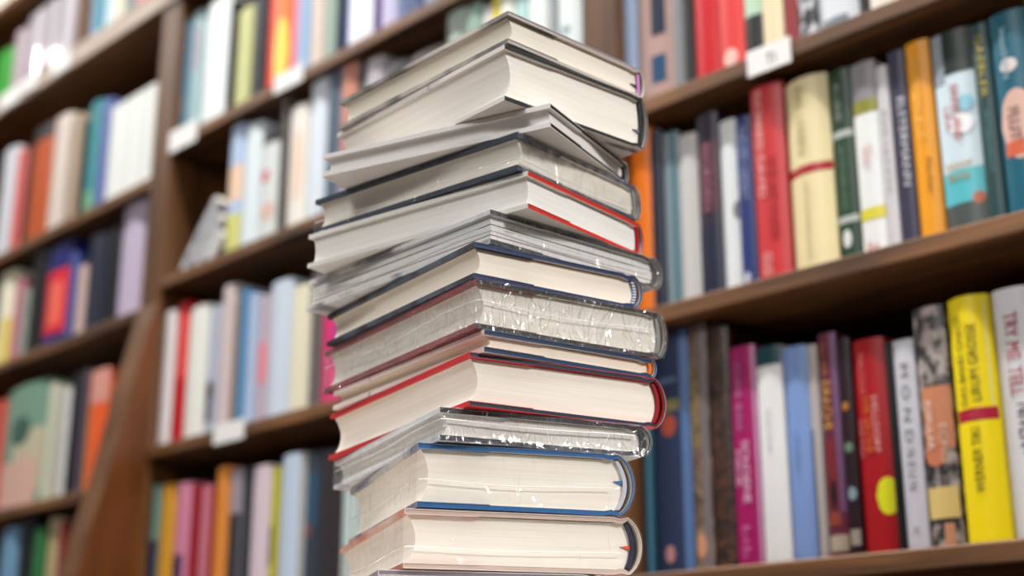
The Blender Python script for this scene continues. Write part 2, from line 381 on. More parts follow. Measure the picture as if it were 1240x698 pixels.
bay('R2', 'middle right shelf', 'books on the middle right shelf', [
 (764, 793, 150, (246, 134, 36), 'orange book', 'bright orange book', {}),
 (793, 807, 158, (40, 44, 66), 'dark navy book', 'slim dark navy book', {}),
 (807, 828, 161, (140, 156, 164), 'grey-blue book', 'grey-blue book with a teal stripe', dict(patches=[P(.6, .85, 0, 1, (60, 116, 130))])),
 (828, 851, 163, (206, 204, 202), 'pale grey book', 'pale grey book', {}),
 (851, 877, 138, (54, 42, 62), 'dark plum book', 'dark plum book with pinkish lettering', dict(patches=[P(0, 1, .45, .85, (84, 44, 62)), P(0, 1, 0, .38, (36, 40, 66))], texts=[('MORDEN', .3, .7, .46, .82, (170, 110, 130), 'd')])),
 (877, 900, 146, (228, 232, 234), 'white book', 'white book with grey thumb mark', dict(patches=[El(1, .46, .3, .055, (110, 114, 120))])),
 (900, 919, 141, (44, 62, 124), 'royal blue book', 'royal blue book', dict(texts=[('BLAUER HERBST', .3, .75, .5, .94, (150, 160, 200), 'd')], patches=[El(.35, .06, .25, .03, (200, 206, 220))])),
 (919, 959, 102, (208, 62, 66), 'red book', 'thick red book with darker lettering', dict(r=.016, texts=[('RICHARD DAVID', .18, .42, .42, .97, (240, 190, 186), 'd'), ('WER WIR WAREN', .5, .75, .2, .62, (160, 30, 44), 'd'), ('GOLD', .2, .5, .03, .14, (240, 190, 186), 'd')])),
 (960, 1013, 94, (234, 220, 174), 'cream book', 'thick cream book with a red band', dict(r=.014, bl=.010, patches=[P(0, 1, .49, .535, (176, 36, 46))], texts=[('EIN LEBEN', .3, .5, .6, .95, (190, 176, 130), 'd'), ('DIE ERZAEHLUNG', .4, .5, .06, .45, (200, 184, 140), 'd')])),
 (1014, 1045, 85, (38, 72, 50), 'dark green book', 'dark green book with white bands and oval emblem', dict(patches=[P(0, 1, .64, .675, (190, 196, 190)), P(0, 1, .2, .235, (190, 196, 190)), El(.42, .12, .22, .045, (226, 228, 224))], texts=[('JAGDGRUND', .25, .62, .26, .6, (110, 140, 114), 'd'), ('RIBE', .3, .55, .72, .92, (160, 170, 160), 'd')])),
 (1046, 1077, 76, (236, 238, 236), 'white book', 'white book with yellow band and top painted in shadow', dict(patches=[P(0, 1, .8, 1, (150, 146, 150)), P(0, 1, .73, .8, (150, 146, 56)), P(0, 1, .18, .24, (222, 212, 70))], texts=[('Sie', .3, .7, .45, .56, (226, 180, 186), 'd'), ('Rot', .25, .7, .01, .07, (210, 80, 80), 'h')])),  # grey at the top is the upper shelf's shadow painted on the spine
 (1078, 1093, 80, (214, 210, 214), 'slim pale book', 'slim pale grey book', dict(texts=[('DER LETZTE', .35, .65, .3, .75, (150, 150, 160), 'd')])),
 (1094, 1115, 62, (62, 58, 84), 'purple-grey book', 'dark purple-grey book with white lettering', dict(texts=[('ELSTERMANN', .45, .85, .3, .75, (220, 220, 228), 'd')])),
 (1116, 1146, 50, (244, 168, 26), 'golden yellow book', 'golden yellow book', dict(texts=[('SOMMERHAUS', .3, .6, .5, .9, (250, 200, 100), 'd'), ('Fischer', .55, .75, .22, .4, (90, 60, 20), 'd')])),
 (1148, 1198, 38, (214, 232, 240), 'beach novel', 'white and sky-blue beach novel with dark palm top', dict(patches=[P(0, .3, .74, 1, (150, 160, 170)), P(.3, 1, .78, 1, (30, 48, 40)), P(0, 1, .12, .3, (96, 196, 206)), P(0, 1, 0, .14, (84, 92, 90)), El(.85, .15, .15, .03, (190, 110, 80)), El(.6, .52, .32, .05, (244, 246, 248)), El(.75, .62, .2, .04, (150, 206, 226))],
   texts=[('BARRLAND', .42, .62, .44, .72, (200, 60, 70), 'd'), ('LEA', .2, .36, .5, .62, (214, 96, 96), 'd'), ('Inselsommer', .12, .8, .31, .35, (196, 150, 70), 'h'), ('ferne', .15, .7, .25, .295, (196, 150, 70), 'h')])),
 (1199, 1221, 29, (40, 76, 78), 'dark teal-green book', 'dark teal-green book with yellow lettering', dict(texts=[('GAEBLER', .3, .7, .62, .94, (196, 176, 70), 'd'), ('MITTERNACHT', .4, .62, .24, .55, (100, 150, 150), 'd')])),
 (1222, 1268, 14, (16, 104, 126), 'teal book', 'teal book with a large pink and coral disc', dict(patches=[El(.55, .44, .5, .17, (226, 186, 172)), P(.12, .95, .29, .36, (220, 110, 76)), El(.45, .73, .25, .035, (230, 220, 220))], texts=[('Inselherz', .3, .5, .66, .92, (160, 190, 200), 'd'), ('FLUT', .3, .6, .36, .52, (110, 80, 80), 'd')])),
 (1269, 1300, -8, (190, 170, 60), 'olive-yellow book', 'olive-yellow book cut by the right frame edge', {}),
], r0=.021)
bay('R3', 'lower right shelf', 'books on the lower right shelf', [
 (768, 795, 420, (44, 88, 108), 'teal book', 'dark teal book beside the stack', dict(patches=[P(.4, .8, 0, 1, (74, 122, 148))])),
 (796, 842, 390, (50, 62, 92), 'slate blue book', 'thick slate blue book with pale edge stripe', dict(patches=[P(.78, .98, 0, 1, (92, 124, 172)), El(.45, .6, .22, .045, (170, 82, 62)), P(.1, .7, .78, .8, (100, 120, 150)), P(.35, .75, .66, .71, (128, 120, 84)), El(.4, .08, .14, .035, (190, 140, 140))])),
 (843, 866, 388, (108, 94, 80), 'brown patterned book', 'brown patterned book with yellow lettering', dict(pat=((70, 56, 50), (140, 116, 92), (200, 200, 60), .42, .6), texts=[('OSTWALD', .2, .5, .5, .8, (176, 156, 60), 'd')], patches=[P(.6, .95, 0, 1, (122, 112, 116)), El(.4, .1, .3, .05, (206, 150, 120))])),
 (867, 893, 396, (52, 32, 26), 'dark brown book', 'dark brown speckled book', dict(pat=((36, 22, 20), (96, 58, 36), (160, 160, 90), .45, .66))),
 (894, 926, 420, (168, 24, 104), 'magenta book', 'magenta book with pale lettering', dict(patches=[P(.88, 1, 0, 1, (210, 150, 190))], texts=[('ANNE BIRK', .25, .5, .6, .93, (176, 120, 160), 'd'), ('SCHOENE', .42, .68, .28, .56, (236, 200, 222), 'd'), ('NEUE', .12, .34, .36, .52, (226, 180, 208), 'd'), ('btb', .3, .6, .04, .18, (200, 110, 160), 'd')])),
 (927, 959, 420, (232, 232, 232), 'white book', 'white book with a dark teal top', dict(patches=[P(0, 1, .91, 1, (20, 72, 82))], texts=[('Leise', .4, .6, .5, .7, (200, 200, 202), 'd')])),
 (960, 992, 420, (132, 160, 212), 'light blue book', 'light blue book', dict(texts=[('Wolken', .35, .55, .4, .6, (110, 136, 188), 'd')])),
 (993, 1006, 418, (186, 178, 176), 'thin pale grey book', 'thin pale grey book', dict(patches=[P(0, .2, 0, .6, (30, 44, 40))])),
 (1007, 1030, 404, (112, 46, 70), 'maroon book', 'maroon book with yellow lettering and purple edge', dict(patches=[P(.7, 1, .2, 1, (124, 88, 128)), P(0, .7, .22, .52, (126, 44, 52)), El(.4, .28, .22, .06, (44, 26, 34)), P(0, .72, .14, .2, (150, 72, 56)), P(0, 1, .03, .1, (180, 166, 150))], texts=[('DRACHE', .1, .6, .56, .78, (206, 160, 60), 'd'), ('FEUER', .15, .5, .8, .95, (170, 110, 60), 'd')])),
 (1031, 1047, 410, (46, 22, 32), 'dark wine book', 'dark wine-coloured book with small spots', dict(patches=[El(.4, .68, .3, .02, (180, 120, 50)), El(.45, .49, .35, .022, (110, 140, 116)), El(.5, .28, .35, .03, (140, 160, 170)), P(.1, .9, .05, .12, (160, 150, 140))])),
 (1049, 1089, 411, (172, 20, 32), 'red book', 'red book with yellow disc and lettering', dict(patches=[El(.83, .26, .34, .085, (226, 224, 40))], texts=[('DIE SACHE', .3, .5, .46, .72, (216, 120, 40), 'd'), ('HELLDORF', .56, .74, .46, .72, (226, 170, 170), 'd'), ('DER FALL', .08, .24, .44, .62, (206, 120, 120), 'd'), ('MALCOLM', .2, .42, .74, .93, (210, 110, 110), 'd')])),
 (1090, 1099, 416, (26, 26, 30), 'thin black book', 'thin black book', {}),
 (1100, 1127, 412, (206, 206, 216), 'silver-white book', 'silver-white book with spaced dark lettering', dict(texts=[('M O N D', .35, .72, .5, .88, (120, 116, 110), 'd'), ('N E U N', .35, .72, .28, .47, (120, 116, 110), 'd'), ('o', .4, .65, .08, .11, (150, 146, 140), 'h')])),
 (1128, 1168, 372, (60, 52, 50), 'collage book', 'collage-covered book with a plain cream label', dict(pat=((34, 32, 34), (176, 164, 158), (90, 90, 60), .44, .6), patches=[P(.1, 1, .4, .66, (206, 140, 104)), El(.4, .38, .36, .05, (204, 130, 96)), P(.02, .98, .12, .245, (226, 200, 130)), P(.5, .8, 0, .1, (206, 150, 116))], texts=[('POPULAR', .2, .42, .4, .6, (236, 216, 206), 'd'), ('ECHO', .62, .84, .34, .5, (216, 196, 186), 'd')])),
 (1170, 1222, 359, (244, 220, 14), 'bright yellow book', 'thick bright yellow book with a crimson band', dict(r=.018, bl=.009, patches=[P(.03, 1, .485, .535, (176, 24, 60)), P(.9, .93, .54, .98, (230, 226, 170))], texts=[('LIRUM GROSSE', .5, .72, .56, .88, (50, 50, 20), 'u'), ('DAS BAND CHAOS', .2, .38, .55, .92, (44, 50, 40), 'u'), ('WERNER TIKI', .4, .62, .2, .455, (40, 44, 20), 'u'), ('GO', .4, .6, .497, .522, (210, 90, 120), 'h')])),
 (1226, 1278, 349, (226, 226, 232), 'white thriller', 'thick white book with bold red and black lettering', dict(texts=[('TRY ME. TELL', .3, .66, .56, .9, (176, 34, 44), 'd'), ('NIVEN', .42, .84, .36, .53, (36, 36, 40), 'd'), ('John', .5, .78, .24, .34, (30, 30, 34), 'd'), ('o', .6, .8, .1, .14, (60, 60, 64), 'h')], r=.031)),
], r0=.027)
bay('M1', 'top centre shelf', 'books on the top centre shelf', [
 (205, 221, 26, (88, 146, 172), 'steel blue book', 'steel blue book beside the upright', dict(patches=[P(0, .4, .3, 1, (140, 152, 172)), El(.25, .27, .5, .1, (196, 164, 148))])),
 (221, 239, 14, (166, 192, 196), 'pale aqua book', 'pale aqua book', dict(patches=[El(.5, .7, .35, .2, (176, 170, 178))])),
 (240, 271, -2, (240, 246, 246), 'broad white book', 'broad white book', {}),
 (271, 278, 2, (28, 30, 34), 'thin black book', 'thin black book', {}),
 (278, 300, 10, (206, 208, 150), 'pale olive book', 'pale olive-yellow book', {}),
 (300, 319, -6, (46, 44, 52), 'charcoal book', 'charcoal book', dict(patches=[P(0, .4, .55, 1, (90, 90, 96))])),
 (319, 351, -16, (240, 84, 66), 'fiery book', 'red book with orange and yellow glow', dict(patches=[P(.3, .9, .02, 1, (248, 134, 74)), El(.62, .34, .26, .34, (255, 216, 100))])),
 (351, 359, -16, (230, 170, 196), 'thin pink book', 'thin pink book', {}),
 (359, 371, -20, (160, 190, 220), 'sky blue book', 'sky blue book', {}),
 (371, 389, -24, (220, 204, 194), 'beige book', 'beige book', {}),
 (389, 405, -28, (164, 184, 172), 'sage book', 'sage green book', {}),
 (405, 414, -30, (36, 48, 66), 'dark navy book', 'thin dark navy book', {}),
 (414, 450, -34, (244, 244, 250), 'white book', 'white book with a blue left edge', dict(patches=[P(0, .18, 0, 1, (70, 104, 170))])),
 (451, 460, -36, (90, 64, 130), 'violet book', 'thin violet book', {}),
 (460, 479, -40, (206, 200, 228), 'lavender book', 'pale lavender book', {}),
 (479, 493, -44, (116, 130, 168), 'blue-grey book', 'blue-grey book', {}),
 (493, 512, -48, (80, 96, 140), 'denim blue book', 'denim blue book', {}),
 (512, 536, -54, (150, 160, 176), 'pale slate book', 'pale slate book', {}),
])
bay('M2', 'second centre shelf', 'books on the second centre shelf', [
 (270, 288, 152, (186, 204, 232), 'pastel book', 'pastel blue book with orange and yellow foot', dict(patches=[P(0, 1, .4, .68, (238, 206, 180)), P(0, 1, .02, .3, (214, 212, 130))])),
 (288, 310, 150, (226, 236, 240), 'white book', 'white book', {}),
 (310, 333, 158, (220, 224, 222), 'dotted white book', 'white book with a red dot', dict(patches=[El(.3, .58, .3, .06, (214, 100, 116)), P(0, 1, .88, 1, (60, 56, 60)), El(.5, .25, .4, .08, (222, 190, 176))])),
 (333, 344, 122, (92, 84, 80), 'brown-grey book', 'thin brown-grey book', {}),
 (344, 366, 128, (238, 234, 224), 'cream-white book', 'cream-white book with faint orange print', dict(patches=[El(.6, .5, .3, .3, (240, 214, 196))])),
 (366, 391, 94, (226, 234, 244), 'bluish white book', 'tall bluish white book', {}),
 (391, 403, 88, (96, 112, 128), 'slate book', 'thin slate book', {}),
 (403, 428, 74, (156, 150, 166), 'grey-lilac book', 'grey-lilac book with salmon top', dict(patches=[P(.3, .95, .4, 1, (206, 142, 120)), El(.6, .28, .4, .1, (200, 120, 130))])),
 (428, 436, 76, (62, 46, 42), 'dark brown book', 'thin dark brown book', {}),
 (436, 460, 71, (188, 182, 190), 'pale lilac book', 'pale lilac-grey book', {}),
 (460, 488, 76, (88, 84, 88), 'dark grey book', 'dark grey book', {}),
 (488, 536, 62, (96, 86, 86), 'taupe book', 'wide taupe book', {}),
 (536, 562, 9, (186, 200, 190), 'grey-green book', 'pale grey-green book', {}),
 (562, 582, 6, (150, 176, 164), 'sea-green book', 'muted sea-green book', {}),
 (582, 596, 8, (226, 222, 222), 'slim white book', 'slim white book', {}),
 (596, 604, -4, (240, 220, 50), 'yellow book', 'thin yellow book above the stack', {}),
 (604, 622, -6, (240, 242, 230), 'ivory book', 'ivory book', {}),
 (622, 640, -8, (190, 222, 220), 'mint-white book', 'mint-white book', {}),
 (640, 664, -14, (240, 246, 244), 'snow-white book', 'snow-white book', {}),
 (664, 674, -14, (170, 176, 178), 'thin grey book', 'thin grey book', {}),
 (674, 705, -20, (236, 244, 242), 'broad white book', 'broad white book beside the right upright', dict(patches=[El(.4, .65, .2, .04, (150, 170, 176))])),
])
bay('M3', 'third centre shelf', 'books on the third centre shelf', [
 (181, 202, 378, (234, 228, 228), 'white book', 'white book beside the flared panel', {}),
 (202, 218, 366, (196, 30, 40), 'red book', 'narrow red book', dict(patches=[P(.45, 1, .45, .9, (230, 90, 84))])),
 (218, 244, 371, (236, 236, 228), 'ivory-white book', 'ivory-white book', {}),
 (244, 259, 371, (186, 192, 206), 'blue-grey book', 'pale blue-grey book with dark blot', dict(patches=[El(.4, .33, .4, .09, (66, 44, 62)), P(.1, .7, .1, .27, (90, 84, 100))])),
 (259, 275, 345, (214, 198, 198), 'pinkish grey book', 'tall pinkish grey book', {}),
 (275, 283, 366, (150, 128, 112), 'tan book', 'thin tan book', {}),
 (283, 292, 350, (84, 142, 184), 'blue book', 'narrow blue book', {}),
 (292, 304, 356, (180, 196, 222), 'powder blue book', 'narrow powder blue book', {}),
 (304, 319, 358, (196, 180, 192), 'rose-grey book', 'rose-grey book with pink patch', dict(patches=[P(0, 1, .3, .62, (230, 150, 160))])),
 (319, 346, 340, (210, 220, 234), 'ice-blue book', 'broad ice-blue book', {}),
 (346, 371, 346, (238, 232, 206), 'pale cream book', 'pale cream book', {}),
 (371, 386, 328, (112, 104, 102), 'grey-brown book', 'grey-brown book', {}),
 (386, 408, 350, (226, 56, 128), 'hot pink book', 'hot pink book with purple edge', dict(patches=[P(.75, 1, .3, 1, (140, 80, 160))])),
])
bay('M4', 'lowest centre shelf', 'books on the lowest centre shelf', [
 (169, 183, 588, (120, 156, 146), 'sage-teal book', 'sage-teal book with navy foot', dict(patches=[P(0, 1, 0, .58, (34, 46, 90))])),
 (183, 202, 587, (226, 168, 60), 'ochre book', 'ochre yellow book', {}),
 (202, 223, 585, (222, 146, 172), 'pink book', 'pink book with navy foot', dict(patches=[P(0, .7, 0, .46, (72, 56, 100))])),
 (223, 231, 587, (158, 30, 42), 'crimson book', 'thin crimson book', {}),
 (231, 247, 588, (206, 128, 146), 'rose book', 'dusty rose book', {}),
 (247, 252, 590, (170, 50, 50), 'thin red book', 'very thin red book', {}),
 (252, 269, 566, (224, 146, 66), 'orange-tan book', 'taller orange-tan book', {}),
 (269, 284, 568, (160, 150, 158), 'grey book', 'grey book with dark foot', dict(patches=[P(0, 1, 0, .68, (64, 62, 68))])),
 (284, 297, 566, (60, 66, 74), 'dark grey book', 'dark slate-grey book', {}),
 (297, 320, 564, (222, 204, 212), 'pale pink book', 'pale pink-white book', {}),
 (320, 332, 566, (196, 190, 70), 'olive-yellow book', 'olive-yellow book with black patch', dict(patches=[P(0, .5, .3, .58, (44, 48, 20))])),
 (332, 361, 550, (200, 214, 232), 'pale blue book', 'broad pale blue book', dict(patches=[P(.85, 1, 0, 1, (180, 176, 168))])),
 (361, 383, 547, (66, 74, 84), 'blue-black book', 'blue-black book with steel blue patch', dict(patches=[P(.2, .8, .5, .85, (56, 92, 120)), El(.2, .48, .3, .05, (150, 90, 84))])),
 (383, 406, 545, (62, 54, 58), 'black-brown book', 'black-brown book', {}),
 (406, 430, 570, (206, 222, 218), 'pale teal book', 'pale teal-white book beside the stack', {}),
])
bay('A', 'top left ledge', 'books on the top left ledge', [
 (-14, 9, 62, (40, 150, 30), 'green book', 'bright green book at the left frame edge', {}),
 (9, 24, 37, (176, 160, 168), 'mauve-grey book', 'mauve-grey book', {}),
] + [(24 + i * 9.6, 24 + (i + 1) * 9.6, 20 - i * 7.2, ((208, 202, 206) if i % 2 else (160, 152, 162)), 'series volume', n + ' pale grey glossy volume of the uniform series', (dict(coat=1.0, rough=.3, bl=.0034) if i in (1, 3, 4) else dict(bl=.0034))) for i, n in enumerate(('first', 'second', 'third', 'fourth', 'fifth', 'sixth', 'last'))] + [
 (102, 113, -60, (140, 170, 196), 'dusty blue book', 'dusty blue book beside the ledge divider', {}),
 (113, 122, -66, (60, 144, 166), 'turquoise book', 'turquoise book', {}),
 (122, 135, -70, (204, 220, 226), 'pale ice book', 'pale ice-blue book', {}),
 (135, 147, -74, (226, 218, 196), 'cream book', 'cream book', {}),
 (147, 160, -78, (126, 148, 146), 'grey-teal book', 'grey-teal book', {}),
 (160, 183, -84, (206, 66, 90), 'raspberry book', 'raspberry red book', dict(patches=[P(.1, .6, .0, .3, (222, 150, 160))])),
 (183, 205, -92, (220, 214, 208), 'off-white book', 'off-white book', {}),
])
bay('B', 'upper left shelf', 'books on the upper left shelf', [
 (-10, 7, 180, (206, 208, 214), 'silver-grey book', 'silver-grey book at the left frame edge', {}),
 (7, 20, 182, (206, 100, 96), 'salmon book', 'salmon red book', {}),
 (20, 27, 176, (58, 46, 46), 'thin dark book', 'thin dark brown book', {}),
 (27, 52, 152, (186, 88, 40), 'rust book', 'rust orange book with painted shadow at the top', dict(patches=[P(0, 1, .87, 1, (60, 54, 58))])),  # dark top patch paints the shade above the book into its cover
 (52, 72, 140, (216, 204, 194), 'off-white book', 'off-white book', {}),
 (72, 90, 140, (172, 152, 132), 'sand book', 'sand-beige book', {}),
 (90, 95, 146, (46, 40, 40), 'very thin dark book', 'very thin dark book', {}),
 (95, 111, 123, (66, 146, 152), 'teal book', 'teal book', dict(patches=[El(.5, .12, .4, .1, (130, 176, 140))])),
 (111, 124, 121, (104, 116, 170), 'periwinkle book', 'periwinkle blue book', {}),
] + [(124 + i * 9.4, 124 + (i + 1) * 9.4, 130 - i * 5.6, ((238, 240, 236) if i % 2 else (228, 232, 228)), 'white volume', n + ' white volume of the plain white run', {}) for i, n in enumerate(('first', 'second', 'third', 'fourth', 'fifth', 'sixth'))], r0=.012)
bay('C', 'middle left shelf', 'books on the middle left shelf', [
 (-12, 8, 330, (236, 230, 206), 'ivory book', 'ivory book with a yellowish foot at the left frame edge', dict(patches=[P(.4, 1, 0, .5, (226, 206, 120))])),
 (8, 18, 338, (186, 120, 134), 'rose-pink book', 'rose-pink book', {}),
 (18, 28, 350, (150, 156, 146), 'grey-green book', 'grey-green book', {}),
 (28, 47, 304, (34, 32, 36), 'black book', 'black book', {}),
 (47, 76, 296, (36, 42, 110), 'navy and red book', 'navy book with a big red panel', dict(patches=[P(.05, .95, .12, .74, (220, 44, 60)), P(.25, .8, .2, .62, (240, 112, 94))])),
 (76, 84, 306, (80, 90, 150), 'indigo book', 'thin indigo book', {}),
 (84, 98, 322, (206, 180, 172), 'blush book', 'blush-beige book', {}),
 (98, 119, 284, (46, 50, 68), 'dark slate book', 'dark slate book', {}),
 (119, 137, 276, (34, 34, 42), 'near-black book', 'near-black book', {}),
 (137, 166, 222, (198, 184, 206), 'lavender book', 'tall lavender-grey book beside the upright', {}),
])
bay('D', 'lower left shelf', 'books on the lower left shelf', [
 (-22, -6, 486, (196, 92, 80), 'brick book', 'brick pink book at the left frame edge', {}),
 (-6, 44, 466, (126, 160, 140), 'green picture book', 'wide green book with pale pink lower half', dict(patches=[P(.3, 1, .1, .62, (198, 190, 164)), P(0, .9, 0, .38, (216, 178, 164)), El(.45, .62, .25, .12, (70, 104, 92))])),
 (44, 56, 464, (206, 208, 186), 'pale sage book', 'pale sage book', {}),
 (56, 66, 468, (188, 186, 170), 'stone book', 'stone-grey book', {}),
 (66, 75, 470, (214, 214, 216), 'pale grey book', 'pale grey book', {}),
 (75, 85, 452, (40, 36, 42), 'black book', 'slim black book', {}),
 (85, 96, 448, (92, 82, 94), 'plum-grey book', 'plum-grey book', {}),
 (96, 120, 448, (236, 104, 52), 'orange book', 'vivid orange book with a pale pink top', dict(patches=[P(.1, 1, .72, 1, (222, 160, 146)), P(0, .3, 0, .7, (222, 140, 60))])),
])
bay('L5', 'bottom left shelf', 'books on the bottom left shelf', [
 (-14, 6, 640, (120, 160, 190), 'light blue book', 'light blue book at the left frame edge', {}),
 (6, 26, 628, (34, 34, 38), 'black book', 'black book', {}),
 (26, 40, 640, (56, 124, 72), 'green book', 'green book', {}),
 (40, 58, 628, (186, 168, 130), 'tan book', 'tan book', {}),
 (58, 66, 632, (140, 50, 54), 'dark red book', 'thin dark red book', {}),
])
def _up(k, row): return SHZ[row[row.index(k) - 1]] - TSH
BOUND = {}
for row, lo, hi in ((['R0', 'R1', 'R2', 'R3', 'R4'], S_P2[1], S_R), (['A', 'M1', 'M2', 'M3', 'M4'], S_P1[1], S_P2[0]), (['A2', 'A', 'B', 'C', 'D', 'L5'], S_L, S_P1[0])):
    for k in row[1:]:
        BOUND[k] = (lo, hi, _up(k, row) - (.022 if row[row.index(k) - 1] == 'A' else 0))
BOUND['A'] = (S_L, S_P2[0], SHZ['A2'] - TSH)
for key, phrase, group, rows, r0 in BAYS:
    z = SHZ[key]; prev = None; ps = None
    for x0, x1, yt, col, short, desc, op in rows:
        op = dict(op); h = op.pop('h', None); pat = op.pop('pat', None)
        rr = op.pop('r', None) or r0 + random.uniform(-.003, .003)
        s0, s1 = s_at(x0, z, rr + .002), s_at(x1, z, rr + .002)
        if ps is not None: s0 = max(s0, ps)
        s1 = max(s1, s0 + .006)
        ps = s1
        if h is None:
            h = z_at(yt, (s0 + s1) / 2, rr) - z
        lo, hi, zn = BOUND[key]
        if key == 'A' and s1 < S_UP[0] + .02: hi = S_UP[0]
        elif key == 'A': lo = S_UP[1]
        s0, s1 = max(s0, lo + .0005), min(s1, hi - .0005)
        h = min(h, zn - z - .003)
        mat = None
        if pat: mat = mottled(pat[0], pat[1], pat[2] if isinstance(pat[2], tuple) and len(pat[2]) == 3 else (60, 60, 60), pat[3], pat[4])
        lab = desc + ' right of the ' + prev + ' on the ' + phrase if prev else desc + ' on the ' + phrase
        if len(lab.replace('-', ' ').split()) > 16: lab = desc + ' on the ' + phrase
        if key in ('R1', 'R2', 'R3') and 'frame' in desc: lab = desc + ' on the ' + phrase
        deep = min(.19, max(.10, h * .66))
        shelf_book('book', lab, group, s0, s1, z, h, col, rr, mat=mat, deep=deep, hard=random.random() < .5, **op)
        prev = short
# three grey booklets slumped sideways in the gap of the second centre shelf
zb = SHZ['M2']; sA, sB = s_at(216, zb, .02), s_at(270, zb, .02)
gw = (sB - sA)
for i, (f0, ln, an, col, lab) in enumerate(((.0, .150, 43, (150, 150, 154), 'long grey booklet slumped sideways, uppermost of three on the second centre shelf'),
                                           (.30, .104, 43, (196, 196, 198), 'pale grey booklet slumped between two others on the second centre shelf'),
                                           (.58, .058, 43, (220, 216, 214), 'small whitish booklet slumped lowest of three on the second centre shelf'))):
    w = .024
    a = math.radians(an)
    shelf_book('booklet', lab, 'booklets slumped on the second centre shelf', sA + gw * f0, sA + gw * f0 + w, zb + .0005 + w * math.sin(a), ln, col, .02, bl=.001, deep=.12, lean=a, hard=False,
               mat=mottled((120, 122, 128), (214, 214, 216), (50, 50, 220), .4, .6) if i == 0 else None)

# ------------------------------------------------------------------ shelf labels
M_CARD = flat((240, 238, 236), .5)
def shelf_label(px0, px1, key, label, rise=.004, drop=.03, marks=True, r=-.001):
    z = SHZ[key]; s0, s1 = s_at(px0, z, r), s_at(px1, z, r)
    o = thing('shelf_label', label, 'label', wpos(s0, r, z), (0, 0, WROT), 'paper labels on the shelf edges')
    b = MB(); b.box(0, s1 - s0, -.0015, 0, -drop, rise, M_CARD); b.build('card', o, smooth=False)
    if marks:
        w = s1 - s0; b = MB(); ink = flat((70, 66, 80), .6)
        vs, fs = glyphs('T1'); b.add([(w * (.46 + gx * .2), -.0021, -drop * .75 + gy * drop * .5) for gx, gy in vs], fs, ink)
        b.build('printed_code', o, smooth=False)
    return o
shelf_label(905, 957, 'R1', 'white paper label on the upper right shelf edge below the cream book', .005, .027)
shelf_label(206, 239, 'M1', 'white paper label at the left end of the top centre shelf edge', .012, .030, False)
shelf_label(333, 367, 'M1', 'white paper label on the top centre shelf edge under the fiery book', .010, .022, False)
shelf_label(260, 296, 'M3', 'white paper label on the third centre shelf edge under the blue book', .006, .026, False)
shelf_label(3, 25, 'A', 'white paper label leftmost on the pale top left ledge', .0, .040, False, r=-.007)
shelf_label(27, 46, 'A', 'greyish paper label between two others on the pale top left ledge', .0, .034, False, r=-.007)
shelf_label(65, 86, 'A', 'white paper label under the glossy grey series on the top left ledge', .0, .040, False, r=-.007)

